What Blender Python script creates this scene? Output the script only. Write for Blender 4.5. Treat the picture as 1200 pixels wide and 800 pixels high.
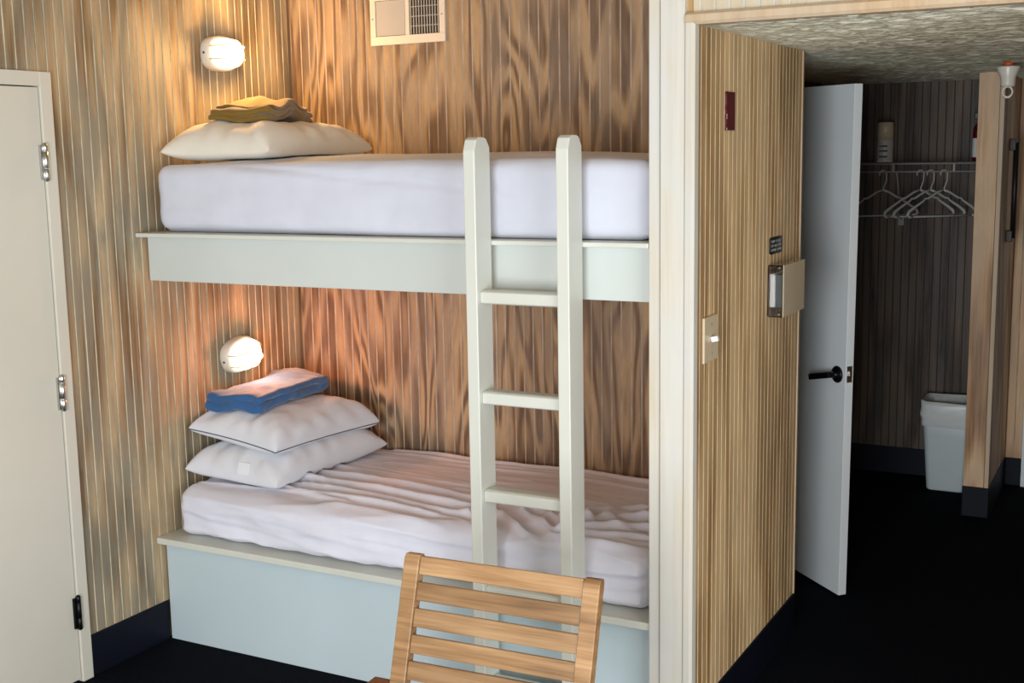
import bpy, bmesh, math, random
from mathutils import Vector, Matrix, noise
random.seed(7)
for o in list(bpy.data.objects): bpy.data.objects.remove(o)
S = bpy.context.scene
COL = S.collection

# ------------------------------------------------------------------ camera
YAW, PIT, ROL, FPX = -0.490785, -0.151879, -0.017171, 1434.23
CAM = Vector((3.26854, -3.30228, 1.80159))
_F = Vector((math.sin(YAW)*math.cos(PIT), math.cos(YAW)*math.cos(PIT), math.sin(PIT)))
_R = Vector((math.cos(YAW), -math.sin(YAW), 0)); _U = _R.cross(_F)
_R2 = _R*math.cos(ROL) + _U*math.sin(ROL); _U2 = -_R*math.sin(ROL) + _U*math.cos(ROL)
cd = bpy.data.cameras.new('camera'); cam = bpy.data.objects.new('camera', cd); COL.objects.link(cam)
cd.sensor_width = 36; cd.lens = FPX/1200*36; cd.clip_start = .05
M = Matrix((( _R2.x, _U2.x, -_F.x, CAM.x), (_R2.y, _U2.y, -_F.y, CAM.y), (_R2.z, _U2.z, -_F.z, CAM.z), (0, 0, 0, 1)))
cam.matrix_world = M
S.camera = cam

# ------------------------------------------------------------------ world, lights, exposure
W = bpy.data.worlds.new('world'); S.world = W; W.use_nodes = True
W.node_tree.nodes['Background'].inputs[0].default_value = (.75, .85, 1, 1)
W.node_tree.nodes['Background'].inputs[1].default_value = .6
S.view_settings.view_transform = 'Standard'; S.view_settings.look = 'None'
S.view_settings.gamma = 1; S.view_settings.use_curve_mapping = False
S.view_settings.exposure = 0.15

def area(name, loc, rot, sx, sy, power, col):
    l = bpy.data.lights.new(name, 'AREA'); l.shape = 'RECTANGLE'; l.size = sx; l.size_y = sy
    l.energy = power; l.color = col
    o = bpy.data.objects.new(name, l); COL.objects.link(o); o.location = loc; o.rotation_euler = rot
    return o
# daylight coming in through the two windows of the room (behind and to the right of the photographer)
WIN_A = (2.0, 3.8, 0.08, 2.12)      # rear wall window, x0 x1 z0 z1 (y = -5.2)
WIN_B = (-4.3, -1.3, 0.08, 2.12)    # right wall window, y0 y1 z0 z1 (x = 5.3)
area('window_daylight', ((WIN_A[0]+WIN_A[1])/2, -5.14, 1.1), (math.radians(90), 0, 0), 1.75, 2.0, 198, (.92, .965, 1))
area('window_daylight', (5.24, (WIN_B[0]+WIN_B[1])/2, 1.1), (math.radians(90), 0, math.radians(90)), 2.9, 2.0, 100, (.95, .98, 1))

# ------------------------------------------------------------------ materials
def lin(c):
    return tuple(((v/255)/12.92 if v/255 <= .04045 else ((v/255+.055)/1.055)**2.4) for v in c) + (1,)
class NT:
    def __init__(s, name):
        s.m = bpy.data.materials.new(name); s.m.use_nodes = True; s.t = s.m.node_tree
        s.b = s.t.nodes['Principled BSDF']
    def n(s, typ, **k):
        x = s.t.nodes.new(typ)
        for a, b in k.items(): setattr(x, a, b)
        return x
    def l(s, a, b): s.t.links.new(a, b)
    def math(s, op, a, b=None):
        x = s.n('ShaderNodeMath', operation=op)
        for i, v in enumerate((a, b)):
            if v is None: continue
            if isinstance(v, (int, float)): x.inputs[i].default_value = v
            else: s.l(v, x.inputs[i])
        return x.outputs[0]
    def noise(s, vec, scale, detail=3, rough=.5, dist=0):
        x = s.n('ShaderNodeTexNoise'); x.inputs['Scale'].default_value = scale
        x.inputs['Detail'].default_value = detail; x.inputs['Roughness'].default_value = rough
        x.inputs['Distortion'].default_value = dist
        s.l(vec, x.inputs['Vector']); return x.outputs['Fac']
    def ramp(s, fac, stops):
        x = s.n('ShaderNodeValToRGB'); e = x.color_ramp.elements
        while len(e) < len(stops): e.new(.5)
        for i, (p, c) in enumerate(stops): e[i].position = p; e[i].color = c
        s.l(fac, x.inputs[0]); return x.outputs[0]
    def mix(s, fac, a, b, mode='MIX'):
        x = s.n('ShaderNodeMix', data_type='RGBA', blend_type=mode)
        for k, v in ((0, fac), (6, a), (7, b)):
            if isinstance(v, (int, float)): x.inputs[k].default_value = v
            elif isinstance(v, tuple): x.inputs[k].default_value = v
            else: s.l(v, x.inputs[k])
        return x.outputs[2]
    def mapping(s, vec, scale=(1, 1, 1), loc=(0, 0, 0)):
        x = s.n('ShaderNodeMapping'); x.inputs['Scale'].default_value = scale; x.inputs['Location'].default_value = loc
        s.l(vec, x.inputs['Vector']); return x.outputs[0]
    def bump(s, h, strength=.3, dist=.01):
        x = s.n('ShaderNodeBump'); x.inputs['Strength'].default_value = strength; x.inputs['Distance'].default_value = dist
        s.l(h, x.inputs['Height']); s.l(x.outputs[0], s.b.inputs['Normal'])
    def done(s, col=None, rough=.6, metal=0, spec=None):
        if col is not None:
            if isinstance(col, tuple): s.b.inputs['Base Color'].default_value = col
            else: s.l(col, s.b.inputs['Base Color'])
        s.b.inputs['Roughness'].default_value = rough; s.b.inputs['Metallic'].default_value = metal
        if spec is not None: s.b.inputs['Specular IOR Level'].default_value = spec
        return s.m

def plywood(name, dark, mid, light, grey, greyamt=.5, ring=26, panel=1.2, off=0.0, rough=.55, flame=1.0, rw=.40):
    """whitewashed rotary-cut plywood: contour lines of a stretched noise give the cathedral grain"""
    t = NT(name); g = t.n('ShaderNodeNewGeometry').outputs['Position']
    sx = t.n('ShaderNodeSeparateXYZ'); t.l(g, sx.inputs[0])
    # every 1.2 m sheet has its own veneer
    pid = t.math('FLOOR', t.math('DIVIDE', t.math('ADD', sx.outputs[0], .004), panel))
    z2 = t.math('ADD', sx.outputs[2], t.math('ADD', t.math('MULTIPLY', pid, 7.3), off))
    cb = t.n('ShaderNodeCombineXYZ'); t.l(sx.outputs[0], cb.inputs[0]); t.l(sx.outputs[1], cb.inputs[1]); t.l(z2, cb.inputs[2])
    v = cb.outputs[0]
    big = t.noise(t.mapping(v, (3.2*flame, 3.2*flame, .55*flame)), 1.0, 2.5, .45, .25)
    rings = t.math('SINE', t.math('MULTIPLY', big, ring*2*math.pi/2))
    rings = t.math('ADD', t.math('MULTIPLY', rings, .5), .5)
    fine = t.noise(t.mapping(v, (110, 110, 2.2)), 1.0, 3, .6)
    streak = t.noise(t.mapping(v, (48, 48, 1.9)), 1.0, 4, .65)
    blot = t.noise(t.mapping(v, (11, 11, 2.2)), 1.0, 4, .65, .3)
    f = t.math('ADD', t.math('MULTIPLY', rings, rw), t.math('ADD', t.math('MULTIPLY', streak, .95-rw), t.math('MULTIPLY', fine, .35)))
    c = t.ramp(f, [(.40, lin(dark)), (.62, lin(mid)), (.82, lin(light))])
    gm = t.ramp(t.math('ADD', t.math('MULTIPLY', blot, .7), t.math('MULTIPLY', streak, .35)), [(.47, (0, 0, 0, 1)), (.60, (1, 1, 1, 1))])
    c = t.mix(t.math('MULTIPLY', gm, greyamt), c, lin(grey))
    t.bump(fine, .12, .002)
    return t.done(c, rough, spec=.3)

def solid(name, col, rough=.5, metal=0, var=.0, vscale=8, bump=0, bscale=60, spec=None):
    t = NT(name); c = lin(col)
    o = t.n('ShaderNodeNewGeometry').outputs['Position']
    nz = t.noise(o, vscale, 4, .6)
    d = tuple(x*(1-var) for x in c[:3]) + (1,); u = tuple(min(1, x*(1+var*.6)) for x in c[:3]) + (1,)
    cc = t.ramp(nz, [(.3, d), (.7, u)])
    if bump: t.bump(t.noise(o, bscale, 3, .6), bump, .004)
    return t.done(cc, rough, metal, spec)

MAT = {}
MAT['ply'] = plywood('whitewashed_plywood', (118, 96, 70), (162, 136, 102), (188, 164, 128), (136, 131, 116), .8, 14)
MAT['ply_back'] = plywood('oiled_plywood', (108, 84, 64), (152, 122, 90), (182, 152, 116), (134, 119, 106), .6, 22, off=3.1, flame=1.6, rw=.52)
MAT['ply_hall'] = plywood('hall_plywood', (148, 114, 74), (194, 156, 108), (216, 184, 138), (170, 148, 114), .45, 8, off=1.7)
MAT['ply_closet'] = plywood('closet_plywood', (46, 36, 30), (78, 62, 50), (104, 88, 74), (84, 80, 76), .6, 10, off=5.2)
MAT['ply_post'] = plywood('rough_sawn_pine', (150, 112, 80), (196, 154, 114), (222, 188, 150), (170, 152, 132), .35, 10, off=4.4)
MAT['groove'] = solid('groove_whitewash', (196, 184, 156), .7, var=.42, vscale=6)
MAT['groove_warm'] = solid('groove_wash_tan', (196, 178, 158), .7, var=.3, vscale=9)
MAT['groove_hall'] = solid('groove_wash_gold', (214, 188, 146), .7, var=.3, vscale=9)
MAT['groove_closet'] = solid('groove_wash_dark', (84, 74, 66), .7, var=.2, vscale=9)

def pale_wood(name, base, dark, grey, amt=.5):
    t = NT(name); g = t.n('ShaderNodeNewGeometry').outputs['Position']
    st = t.noise(t.mapping(g, (40, 40, 1.4)), 1, 4, .6); bl = t.noise(t.mapping(g, (6, 6, 1.8)), 1, 3, .6)
    c = t.ramp(st, [(.25, lin(dark)), (.6, lin(base))])
    c = t.mix(t.math('MULTIPLY', t.ramp(bl, [(.4, (0, 0, 0, 1)), (.65, (1, 1, 1, 1))]), amt), c, lin(grey))
    t.bump(st, .1, .002)
    return t.done(c, .5, spec=.3)
MAT['casing'] = pale_wood('whitewashed_casing', (216, 210, 197), (202, 191, 168), (209, 209, 205), .8)
MAT['casing_raw'] = pale_wood('clear_pine_casing', (204, 178, 146), (182, 152, 116), (200, 186, 164), .5)
MAT['header_wood'] = pale_wood('pale_header_wood', (206, 190, 162), (188, 168, 136), (200, 192, 172), .5)
MAT['white_paint'] = solid('white_gloss_paint', (214, 216, 206), .38, var=.03, vscale=3)
MAT['board_paint'] = solid('pale_board_paint', (206, 212, 208), .42, var=.03, vscale=3)
MAT['board_low'] = solid('pale_blue_lower_board', (196, 212, 218), .42, var=.03, vscale=3)  # lower front board, bluer than the upper one
MAT['door_paint'] = solid('door_cream_paint', (214, 210, 196), .42, var=.03, vscale=2)
MAT['door_white'] = solid('door_white_paint', (228, 234, 236), .42, var=.03, vscale=2)
MAT['base_navy'] = solid('navy_baseboard', (9, 13, 27), .55, var=.1, spec=.2)
MAT['chrome'] = solid('brushed_steel', (190, 190, 185), .28, 1.0, var=.05)
MAT['black_metal'] = solid('black_metal', (18, 18, 20), .35, .6, var=.1)
MAT['black_plastic'] = solid('black_plastic', (22, 25, 27), .4, 0, var=.1)
MAT['dark_bar'] = solid('dark_bronze', (38, 32, 28), .45, .5, var=.2)
MAT['lamp_white'] = solid('lamp_porcelain', (226, 220, 206), .3, var=.02)
MAT['vent_white'] = solid('vent_enamel', (226, 214, 200), .4, var=.02)
MAT['vent_grey'] = solid('vent_slat_enamel', (190, 182, 170), .45, var=.03)
MAT['vent_dark'] = solid('duct_shade_black', (10, 9, 8), .8)
MAT['red'] = solid('dark_red_plate', (84, 10, 20), .45, var=.25, vscale=30)
MAT['beige'] = solid('beige_plastic', (206, 188, 156), .35, var=.02)  # switch and canister plastic, also the painted reflection on the thermostat guard
MAT['off_white'] = solid('white_plastic', (232, 232, 226), .35, var=.02)
MAT['thermo_grey'] = solid('grey_green_plastic', (74, 84, 80), .45, var=.05)
MAT['bin'] = solid('bin_plastic', (196, 206, 208), .45, var=.03)
MAT['hanger'] = solid('hanger_plastic', (176, 176, 170), .4, var=.04)
MAT['wire'] = solid('white_coated_wire', (140, 138, 134), .45, var=.05)
MAT['orange'] = solid('orange_pipe', (196, 92, 40), .5, var=.1)
MAT['text'] = solid('sign_text_paint', (150, 152, 148), .6)

t = NT('dark_carpet'); g = t.n('ShaderNodeNewGeometry').outputs['Position']
nz = t.noise(g, 240, 2, .7); MAT['carpet'] = t.done(t.ramp(nz, [(.3, lin((8, 10, 15))), (.7, lin((22, 26, 34)))]), .95, spec=.05)
t.bump(nz, .6, .01)

t = NT('textured_ceiling'); g = t.n('ShaderNodeNewGeometry').outputs['Position']
nz = t.noise(t.mapping(g, (9, 34, 9)), 2.2, 5, .7, .6)
MAT['ceil_tex'] = t.done(t.ramp(nz, [(.3, lin((186, 182, 152))), (.5, lin((228, 224, 200))), (.72, lin((246, 244, 232)))]), .8, spec=.15)
t.bump(nz, .5, .006)
MAT['ceil'] = solid('plain_ceiling', (176, 160, 134), .8, var=.04)
MAT['rear_wall'] = solid('rear_wall_paint', (156, 132, 98), .7, var=.06)

def cloth(name, col, sheen=.2, weave=700, var=.03):
    t = NT(name); c = lin(col); g = t.n('ShaderNodeTexCoord').outputs['Object']
    d = tuple(x*(1-var*2) for x in c[:3]) + (1,)
    cc = t.ramp(t.noise(g, 6, 3, .6), [(.3, d), (.65, c)])
    t.bump(t.noise(g, weave, 2, .6), .08, .001)
    t.b.inputs['Sheen Weight'].default_value = sheen
    return t.done(cc, .85, spec=.15)
MAT['sheet'] = cloth('white_sheet_cotton', (214, 217, 230))
MAT['sheet_low'] = cloth('lower_sheet_cotton', (226, 227, 240))
MAT['pillow'] = cloth('white_pillow_cotton', (222, 225, 232))
MAT['pillow_cream'] = cloth('cream_pillow_cotton', (230, 224, 210))
MAT['piping'] = cloth('grey_piping', (92, 94, 104))
MAT['blue'] = cloth('denim_blue_blanket', (52, 98, 150), .35, 400, .08)
MAT['mustard'] = cloth('mustard_blanket', (126, 98, 38), .35, 400, .08)
MAT['label_white'] = solid('tape_white', (228, 231, 238), .4, var=.01)
MAT['liner'] = solid('bag_film', (214, 218, 216), .3, var=.06, bump=.4, bscale=40)

def timber(name, dark, mid, light):
    t = NT(name); g = t.n('ShaderNodeTexCoord').outputs['Object']
    oi = t.n('ShaderNodeObjectInfo').outputs['Random']
    ad = t.n('ShaderNodeVectorMath', operation='ADD'); cb = t.n('ShaderNodeCombineXYZ')
    r = t.math('MULTIPLY', oi, 37.0)
    for i in range(3): t.l(r, cb.inputs[i])
    t.l(g, ad.inputs[0]); t.l(cb.outputs[0], ad.inputs[1]); v = ad.outputs[0]
    st = t.noise(t.mapping(v, (2.2, 30, 40)), 1, 4, .6, .4); fi = t.noise(t.mapping(v, (6, 240, 240)), 1, 2, .6)
    bl = t.noise(t.mapping(v, (4, 8, 8)), 1, 2, .5)
    f = t.math('ADD', t.math('MULTIPLY', st, .65), t.math('ADD', t.math('MULTIPLY', fi, .2), t.math('MULTIPLY', bl, .3)))
    c = t.ramp(f, [(.36, lin(dark)), (.58, lin(mid)), (.8, lin(light))])
    c = t.mix(1.0, c, t.ramp(oi, [(0, (.62, .58, .56, 1)), (.5, (.9, .9, .9, 1)), (1, (1.08, 1.06, 1.04, 1))]), 'MULTIPLY')
    t.bump(fi, .08, .001)
    return t.done(c, .42, spec=.4)
MAT['acacia'] = timber('oiled_acacia', (100, 72, 48), (158, 122, 84), (192, 158, 118))
MAT['acacia_dark'] = timber('dark_acacia', (78, 42, 22), (120, 70, 38), (150, 96, 56))

def emissive(name, col, strength):
    t = NT(name); c = lin(col)
    t.b.inputs['Emission Color'].default_value = c; t.b.inputs['Emission Strength'].default_value = strength
    return t.done((.9, .85, .75, 1), .3)
MAT['glow_up'] = emissive('lit_lamp_glass_upper', (255, 222, 160), 3.2)
MAT['glow_low'] = emissive('lit_lamp_glass_lower', (255, 214, 160), 4.0)
t = NT('clear_acrylic'); t.b.inputs['Transmission Weight'].default_value = 1.0; t.b.inputs['IOR'].default_value = 1.2
MAT['acrylic'] = t.done((.93, .92, .95, 1), .04)
t = NT('window_glass'); t.b.inputs['Transmission Weight'].default_value = 1.0; t.b.inputs['IOR'].default_value = 1.1
MAT['glass'] = t.done((1, 1, 1, 1), .0)

# ------------------------------------------------------------------ mesh helpers
def tag(o, label=None, cat=None, group=None, kind=None):
    if label: o['label'] = label
    if cat: o['category'] = cat
    if group: o['group'] = group
    if kind: o['kind'] = kind
    return o
def empty(name, loc=(0, 0, 0), rot=(0, 0, 0)):
    o = bpy.data.objects.new(name, None); o.empty_display_size = .1
    COL.objects.link(o); o.location = loc; o.rotation_euler = rot; return o
def link(name, me, mats, parent=None, smooth=False):
    if not isinstance(mats, (list, tuple)): mats = [mats]
    if not me.materials:
        for m in mats: me.materials.append(MAT[m] if isinstance(m, str) else m)
    if smooth: me.polygons.foreach_set('use_smooth', [True]*len(me.polygons))
    o = bpy.data.objects.new(name, me); COL.objects.link(o)
    if parent: o.parent = parent
    return o
def mesh(name, v, f):
    me = bpy.data.meshes.new(name); me.from_pydata([tuple(x) for x in v], [], f); me.update(); return me
def bm_box(bm, lo, hi, bev=0):
    vs = [bm.verts.new((x, y, z)) for x in (lo[0], hi[0]) for y in (lo[1], hi[1]) for z in (lo[2], hi[2])]
    fs = [bm.faces.new([vs[i] for i in q]) for q in ((0, 1, 3, 2), (4, 6, 7, 5), (0, 4, 5, 1), (2, 3, 7, 6), (0, 2, 6, 4), (1, 5, 7, 3))]
    if bev:
        es = list({e for f in fs for e in f.edges})
        bmesh.ops.bevel(bm, geom=es, offset=bev, segments=2, profile=.5, affect='EDGES')
def box(name, lo, hi, mat, parent=None, bev=0.0):
    bm = bmesh.new(); bm_box(bm, lo, hi, bev); bmesh.ops.recalc_face_normals(bm, faces=bm.faces)
    me = bpy.data.meshes.new(name); bm.to_mesh(me); bm.free()
    return link(name, me, mat, parent)
def boxes(name, lst, mat, parent=None, bev=0.0):
    bm = bmesh.new()
    for lo, hi in lst: bm_box(bm, lo, hi, bev)
    bmesh.ops.recalc_face_normals(bm, faces=bm.faces)
    me = bpy.data.meshes.new(name); bm.to_mesh(me); bm.free()
    return link(name, me, mat, parent)
def prism(name, poly, axis, a, b, mat, parent=None, bev=0):
    """polygon (2D) extruded along axis from a to b"""
    def P(q, t):
        if axis == 0: return (t, q[0], q[1])
        if axis == 1: return (q[0], t, q[1])
        return (q[0], q[1], t)
    n = len(poly); v = [P(q, a) for q in poly] + [P(q, b) for q in poly]
    f = [tuple(range(n)), tuple(range(2*n-1, n-1, -1))] + [(i, (i+1) % n, n+(i+1) % n, n+i) for i in range(n)]
    me = mesh(name, v, f); bm = bmesh.new(); bm.from_mesh(me); bmesh.ops.recalc_face_normals(bm, faces=bm.faces)
    if bev: bmesh.ops.bevel(bm, geom=list(bm.edges), offset=bev, segments=2, profile=.5, affect='EDGES')
    bm.to_mesh(me); bm.free()
    return link(name, me, mat, parent)
def tube_data(pts, r, n=8, closed=False, v=None, f=None):
    v = [] if v is None else v; f = [] if f is None else f
    base = len(v); pts = [Vector(p) for p in pts]; m = len(pts)
    up = None
    for i, p in enumerate(pts):
        a = pts[(i-1) % m] if (closed or i > 0) else p; b = pts[(i+1) % m] if (closed or i < m-1) else p
        d = (b-a).normalized()
        if up is None:
            up = d.cross(Vector((.3, .2, 1)) if abs(d.z) < .9 else Vector((1, 0, 0))).normalized()
        else:
            up = (up - d*up.dot(d)).normalized()
        w = d.cross(up); rr = r[i] if isinstance(r, (list, tuple)) else r
        for k in range(n):
            t = 2*math.pi*k/n; v.append(p + (up*math.cos(t)+w*math.sin(t))*rr)
    for i in range(m if closed else m-1):
        for k in range(n):
            i2 = (i+1) % m
            f.append((base+i*n+k, base+i*n+(k+1) % n, base+i2*n+(k+1) % n, base+i2*n+k))
    if not closed:
        f.append(tuple(base+k for k in range(n-1, -1, -1))); f.append(tuple(base+(m-1)*n+k for k in range(n)))
    return v, f
def tube(name, pts, r, mat, parent=None, n=8, closed=False):
    v, f = tube_data(pts, r, n, closed); return link(name, mesh(name, v, f), mat, parent, smooth=True)
def lathe(name, prof, mat, parent=None, n=24, axis=2, loc=(0, 0, 0), smooth=True):
    v, f = [], []
    for r, h in prof:
        for k in range(n):
            t = 2*math.pi*k/n; q = (r*math.cos(t), r*math.sin(t), h)
            if axis == 0: q = (q[2], q[0], q[1])
            if axis == 1: q = (q[1], q[2], q[0])
            v.append(tuple(a+b for a, b in zip(q, loc)))
    for i in range(len(prof)-1):
        for k in range(n): f.append((i*n+k, i*n+(k+1) % n, (i+1)*n+(k+1) % n, (i+1)*n+k))
    f.append(tuple(range(n-1, -1, -1))); f.append(tuple((len(prof)-1)*n+k for k in range(n)))
    me = mesh(name, v, f); bm = bmesh.new(); bm.from_mesh(me); bmesh.ops.recalc_face_normals(bm, faces=bm.faces); bm.to_mesh(me); bm.free()
    return link(name, me, mat, parent, smooth)
def rbox_data(lo, hi, r, step, disp=None):
    """closed box with rounded edges on a fine grid; disp(p, normal) -> new p"""
    N = [max(3, int(round((hi[i]-lo[i])/step))) for i in range(3)]
    idx, v, f = {}, [], []
    def vert(i, j, k):
        key = (i, j, k)
        if key in idx: return idx[key]
        p = Vector([lo[a]+(hi[a]-lo[a])*key[a]/N[a] for a in range(3)])
        q = Vector([min(max(p[a], lo[a]+r), hi[a]-r) for a in range(3)])
        d = p-q; nrm = d.normalized(); p = q+nrm*r
        if disp: p = disp(p, nrm)
        idx[key] = len(v); v.append(p); return idx[key]
    for a in range(3):
        b, c = (a+1) % 3, (a+2) % 3
        for s in (0, N[a]):
            for i in range(N[b]):
                for j in range(N[c]):
                    q = []
                    for (x, y) in ((i, j), (i+1, j), (i+1, j+1), (i, j+1)):
                        k = [0, 0, 0]; k[a] = s; k[b] = x; k[c] = y; q.append(vert(*k))
                    f.append(tuple(q) if s else tuple(reversed(q)))
    return v, f
def rbox(name, lo, hi, r, step, mat, parent=None, disp=None):
    v, f = rbox_data(lo, hi, r, step, disp); return link(name, mesh(name, v, f), mat, parent, smooth=True)

def struct(o, label, cat='wall'): return tag(o, label, cat, kind='structure')

# ------------------------------------------------------------------ the room shell
XN = 1.974      # right side of the bunk nook
XH = 2.108      # hallway wall plane
YH = 1.08       # far end of the hallway wall
ZH = 2.143      # hallway ceiling
ZC = 2.62       # room ceiling
YB = 0.90       # back wall of the nook
ZB = 0.15       # baseboard height
XR = 3.08       # hallway right wall
YE = 3.58       # end of the hallway / closet back wall
PITCH = .041

struct(box('floor', (-.15, -5.4, -.1), (5.5, 3.8, 0), 'carpet'), 'black navy carpet covering the room and hallway floor', 'floor')
struct(box('ceiling', (-.15, -5.4, ZC), (5.5, 1.1, ZC+.1), 'ceil'), 'plain pale ceiling of the bunk room above the picture', 'ceiling')

def plank_mesh(h, mats, key):
    w = PITCH/2; c = .0032; th = .009; e = .0045
    prof = [(-w, 0), (-w, e), (-w+c, th), (w-c, th), (w, e), (w, 0)]
    n = len(prof); v = [(x, y, 0) for x, y in prof] + [(x, y, h) for x, y in prof]
    f = [(i, i+1, n+i+1, n+i) for i in range(n-1)] + [tuple(range(n-1, -1, -1)), tuple(range(n, 2*n))]
    me = mesh('plank_'+key, v, f)
    for m in mats: me.materials.append(MAT[m])
    for i in (0, 1, 3, 4): me.polygons[i].material_index = 1
    return me
def planks(wall, me, start, step, n, rotz):
    """local +y of the plank is the wall's normal"""
    for i in range(n):
        o = bpy.data.objects.new('plank', me); COL.objects.link(o)
        o.parent = wall; o.location = [start[a]+step[a]*i for a in range(3)]; o.rotation_euler = (0, 0, rotz)

# left wall, door opening y -1.25 .. -0.389
DY0, DY1, DZ = -1.27, -.389, 2.093
wl = boxes('wall_left', [((-.13, DY1, 0), (-.009, 1.08, ZC)), ((-.13, DY0, DZ), (-.009, DY1, ZC)), ((-.13, -5.3, 0), (-.009, DY0, ZC))], 'ply')
struct(wl, 'whitewashed beadboard wall with the white door and both bunk lamps')
pm = plank_mesh(ZC-ZB, ('ply', 'groove'), 'tall')
n = int(round((YB-DY1)/PITCH))
planks(wl, pm, (-.009, DY1+PITCH/2, ZB), (0, PITCH, 0), n, -math.pi/2)
pm2 = plank_mesh(ZC-DZ, ('ply', 'groove'), 'overdoor')
planks(wl, pm2, (-.009, DY1-PITCH/2, DZ), (0, -PITCH, 0), 21, -math.pi/2)
# back wall of the nook
wb = box('wall_back', (-.009, YB+.009, 0), (XN+.002, 1.08, ZC), 'ply_back'); struct(wb, 'brown beadboard plywood wall at the back of both bunks')
pm3 = plank_mesh(ZC-ZB, ('ply_back', 'groove_warm'), 'back')
planks(wb, pm3, (1.2-.0008-PITCH/2, YB+.009, ZB), (-PITCH, 0, 0), 29, math.pi)
planks(wb, pm3, (1.2+.0022+PITCH/2, YB+.009, ZB), (PITCH, 0, 0), 19, math.pi)
# partition between nook and hallway
wh = box('wall_hall', (XN, -.03, 0), (XH-.009, YH, ZC), 'ply_hall'); struct(wh, 'golden reeded wall of the hallway carrying the light switch')
pm4 = plank_mesh(ZH-ZB+.01, ('ply_hall', 'groove_hall'), 'hall')
planks(wh, pm4, (XH-.009, -.03+PITCH/2, ZB), (0, PITCH, 0), 27, -math.pi/2)
struct(box('trim_1', (XH-.012, YH-.004, 0), (XH+.004, YH+.008, ZH), 'casing_raw'), 'thin wooden corner strip at the far end of the hallway wall', 'trim')
# header over the hallway opening
hd = box('wall_header', (XH-.02, -.02, ZH), (5.4, .1, ZC), 'casing'); struct(hd, 'pale beadboard wall above the hallway opening')
pm5 = plank_mesh(ZC-ZH-.03, ('header_wood', 'casing'), 'header')
planks(hd, pm5, (XH-.03+PITCH/2, -.02, ZH+.03), (PITCH, 0, 0), 26, math.pi)
# casings round the opening
cs = empty('trim_2', (0, 0, 0)); struct(cs, 'wide whitewashed casing post beside the hallway opening', 'trim')
box('casing_strip', (XN, -.045, 0), (2.007, -.002, ZC), 'casing', cs, .003)
box('casing_board', (2.0105, -.052, 0), (2.082, -.02, ZC), 'casing', cs, .003)
prism('casing_bead', [(2.082, -.02), (2.082, -.050), (2.086, -.056), (2.104, -.058), (2.112, -.05), (2.112, -.02)], 2, 0, ZH+.003, 'casing', cs)
hc = empty('trim_3', (0, 0, 0)); struct(hc, 'pine moulding along the bottom of the wall over the hallway opening', 'trim')
prism('header_bead', [(-.02, ZH+.031), (-.046, ZH+.031), (-.056, ZH+.024), (-.058, ZH+.006), (-.05, ZH-.002), (-.0, ZH-.002)], 0, XH-.024, 5.3, 'casing_raw', hc)
# hallway and closet
struct(box('wall_hall_right', (XR, -.02, 0), (XR+.12, 3.7, ZH+.1), 'ply_hall'), 'right hand wall of the hallway outside the picture')
struct(box('wall_front_right', (XR+.12, -.02, 0), (5.4, .1, ZH), 'rear_wall'), 'wall continuing to the right of the hallway opening outside the picture')
hc_ = boxes('ceiling_hall', [((XH-.009, -.018, ZH+.012), (XR+.12, YH, ZH+.1)), ((.4, YH, ZH+.012), (XR+.12, 3.8, ZH+.1))], 'ceil_tex')
struct(hc_, 'rough textured plaster ceiling of the low hallway', 'ceiling')
def relief(x0, x1, y0, y1, sx, sy):
    nx, ny = int((x1-x0)/sx), int((y1-y0)/sy); v, f = [], []
    for j in range(ny+1):
        for i in range(nx+1):
            x, y = x0+(x1-x0)*i/nx, y0+(y1-y0)*j/ny
            h = noise.fractal(Vector((x*20, y*46, 0)), .8, 2.1, 4)*.5+.4*noise.noise(Vector((x*9, y*16, 4)))
            h *= min(1, max(0, (x-XH)/.06)) if y < YH else min(1, max(0, (YE-y)/.1))
            v.append((x, y, ZH-.014*h))
    for j in range(ny):
        for i in range(nx): f.append((j*(nx+1)+i, (j+1)*(nx+1)+i, (j+1)*(nx+1)+i+1, j*(nx+1)+i+1))
    return v, f
v1, f1 = relief(XH-.009, XR, -.018, YH, .012, .0055); v2, f2 = relief(1.601, XR, YH, YE+.01, .014, .009)
rl = link('plaster_relief', mesh('plaster_relief', v1+v2, f1+[tuple(k+len(v1) for k in q) for q in f2]), 'ceil_tex', hc_, True); rl['kind'] = 'stuff'
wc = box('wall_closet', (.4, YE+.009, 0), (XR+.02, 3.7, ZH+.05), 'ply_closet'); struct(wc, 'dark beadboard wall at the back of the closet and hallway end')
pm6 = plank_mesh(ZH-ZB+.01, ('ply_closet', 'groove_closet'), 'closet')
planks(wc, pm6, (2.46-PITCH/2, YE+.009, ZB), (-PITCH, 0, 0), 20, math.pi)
pm7 = plank_mesh(ZH-ZB+.01, ('ply_post', 'groove_warm'), 'end')
planks(wc, pm7, (2.58+PITCH/2, YE+.009, ZB), (PITCH, 0, 0), 9, math.pi)
# alcove beyond the hallway wall, with the opening of the white door
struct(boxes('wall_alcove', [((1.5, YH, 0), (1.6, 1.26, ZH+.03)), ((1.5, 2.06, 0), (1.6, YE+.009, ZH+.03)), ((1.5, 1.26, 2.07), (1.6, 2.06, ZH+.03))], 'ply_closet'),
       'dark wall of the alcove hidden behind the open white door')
struct(boxes('wall_light_seal', [((.4, YH, 0), (.5, 3.0, ZH+.03)), ((.5, 2.9, 0), (1.5, 3.0, ZH+.03)), ((.5, YH, 0), (1.5, YH+.05, ZH+.03))], 'rear_wall'), 'unseen walls added behind the open white door to stop light leaks')  # unseen room box added to keep light from leaking in
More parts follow.
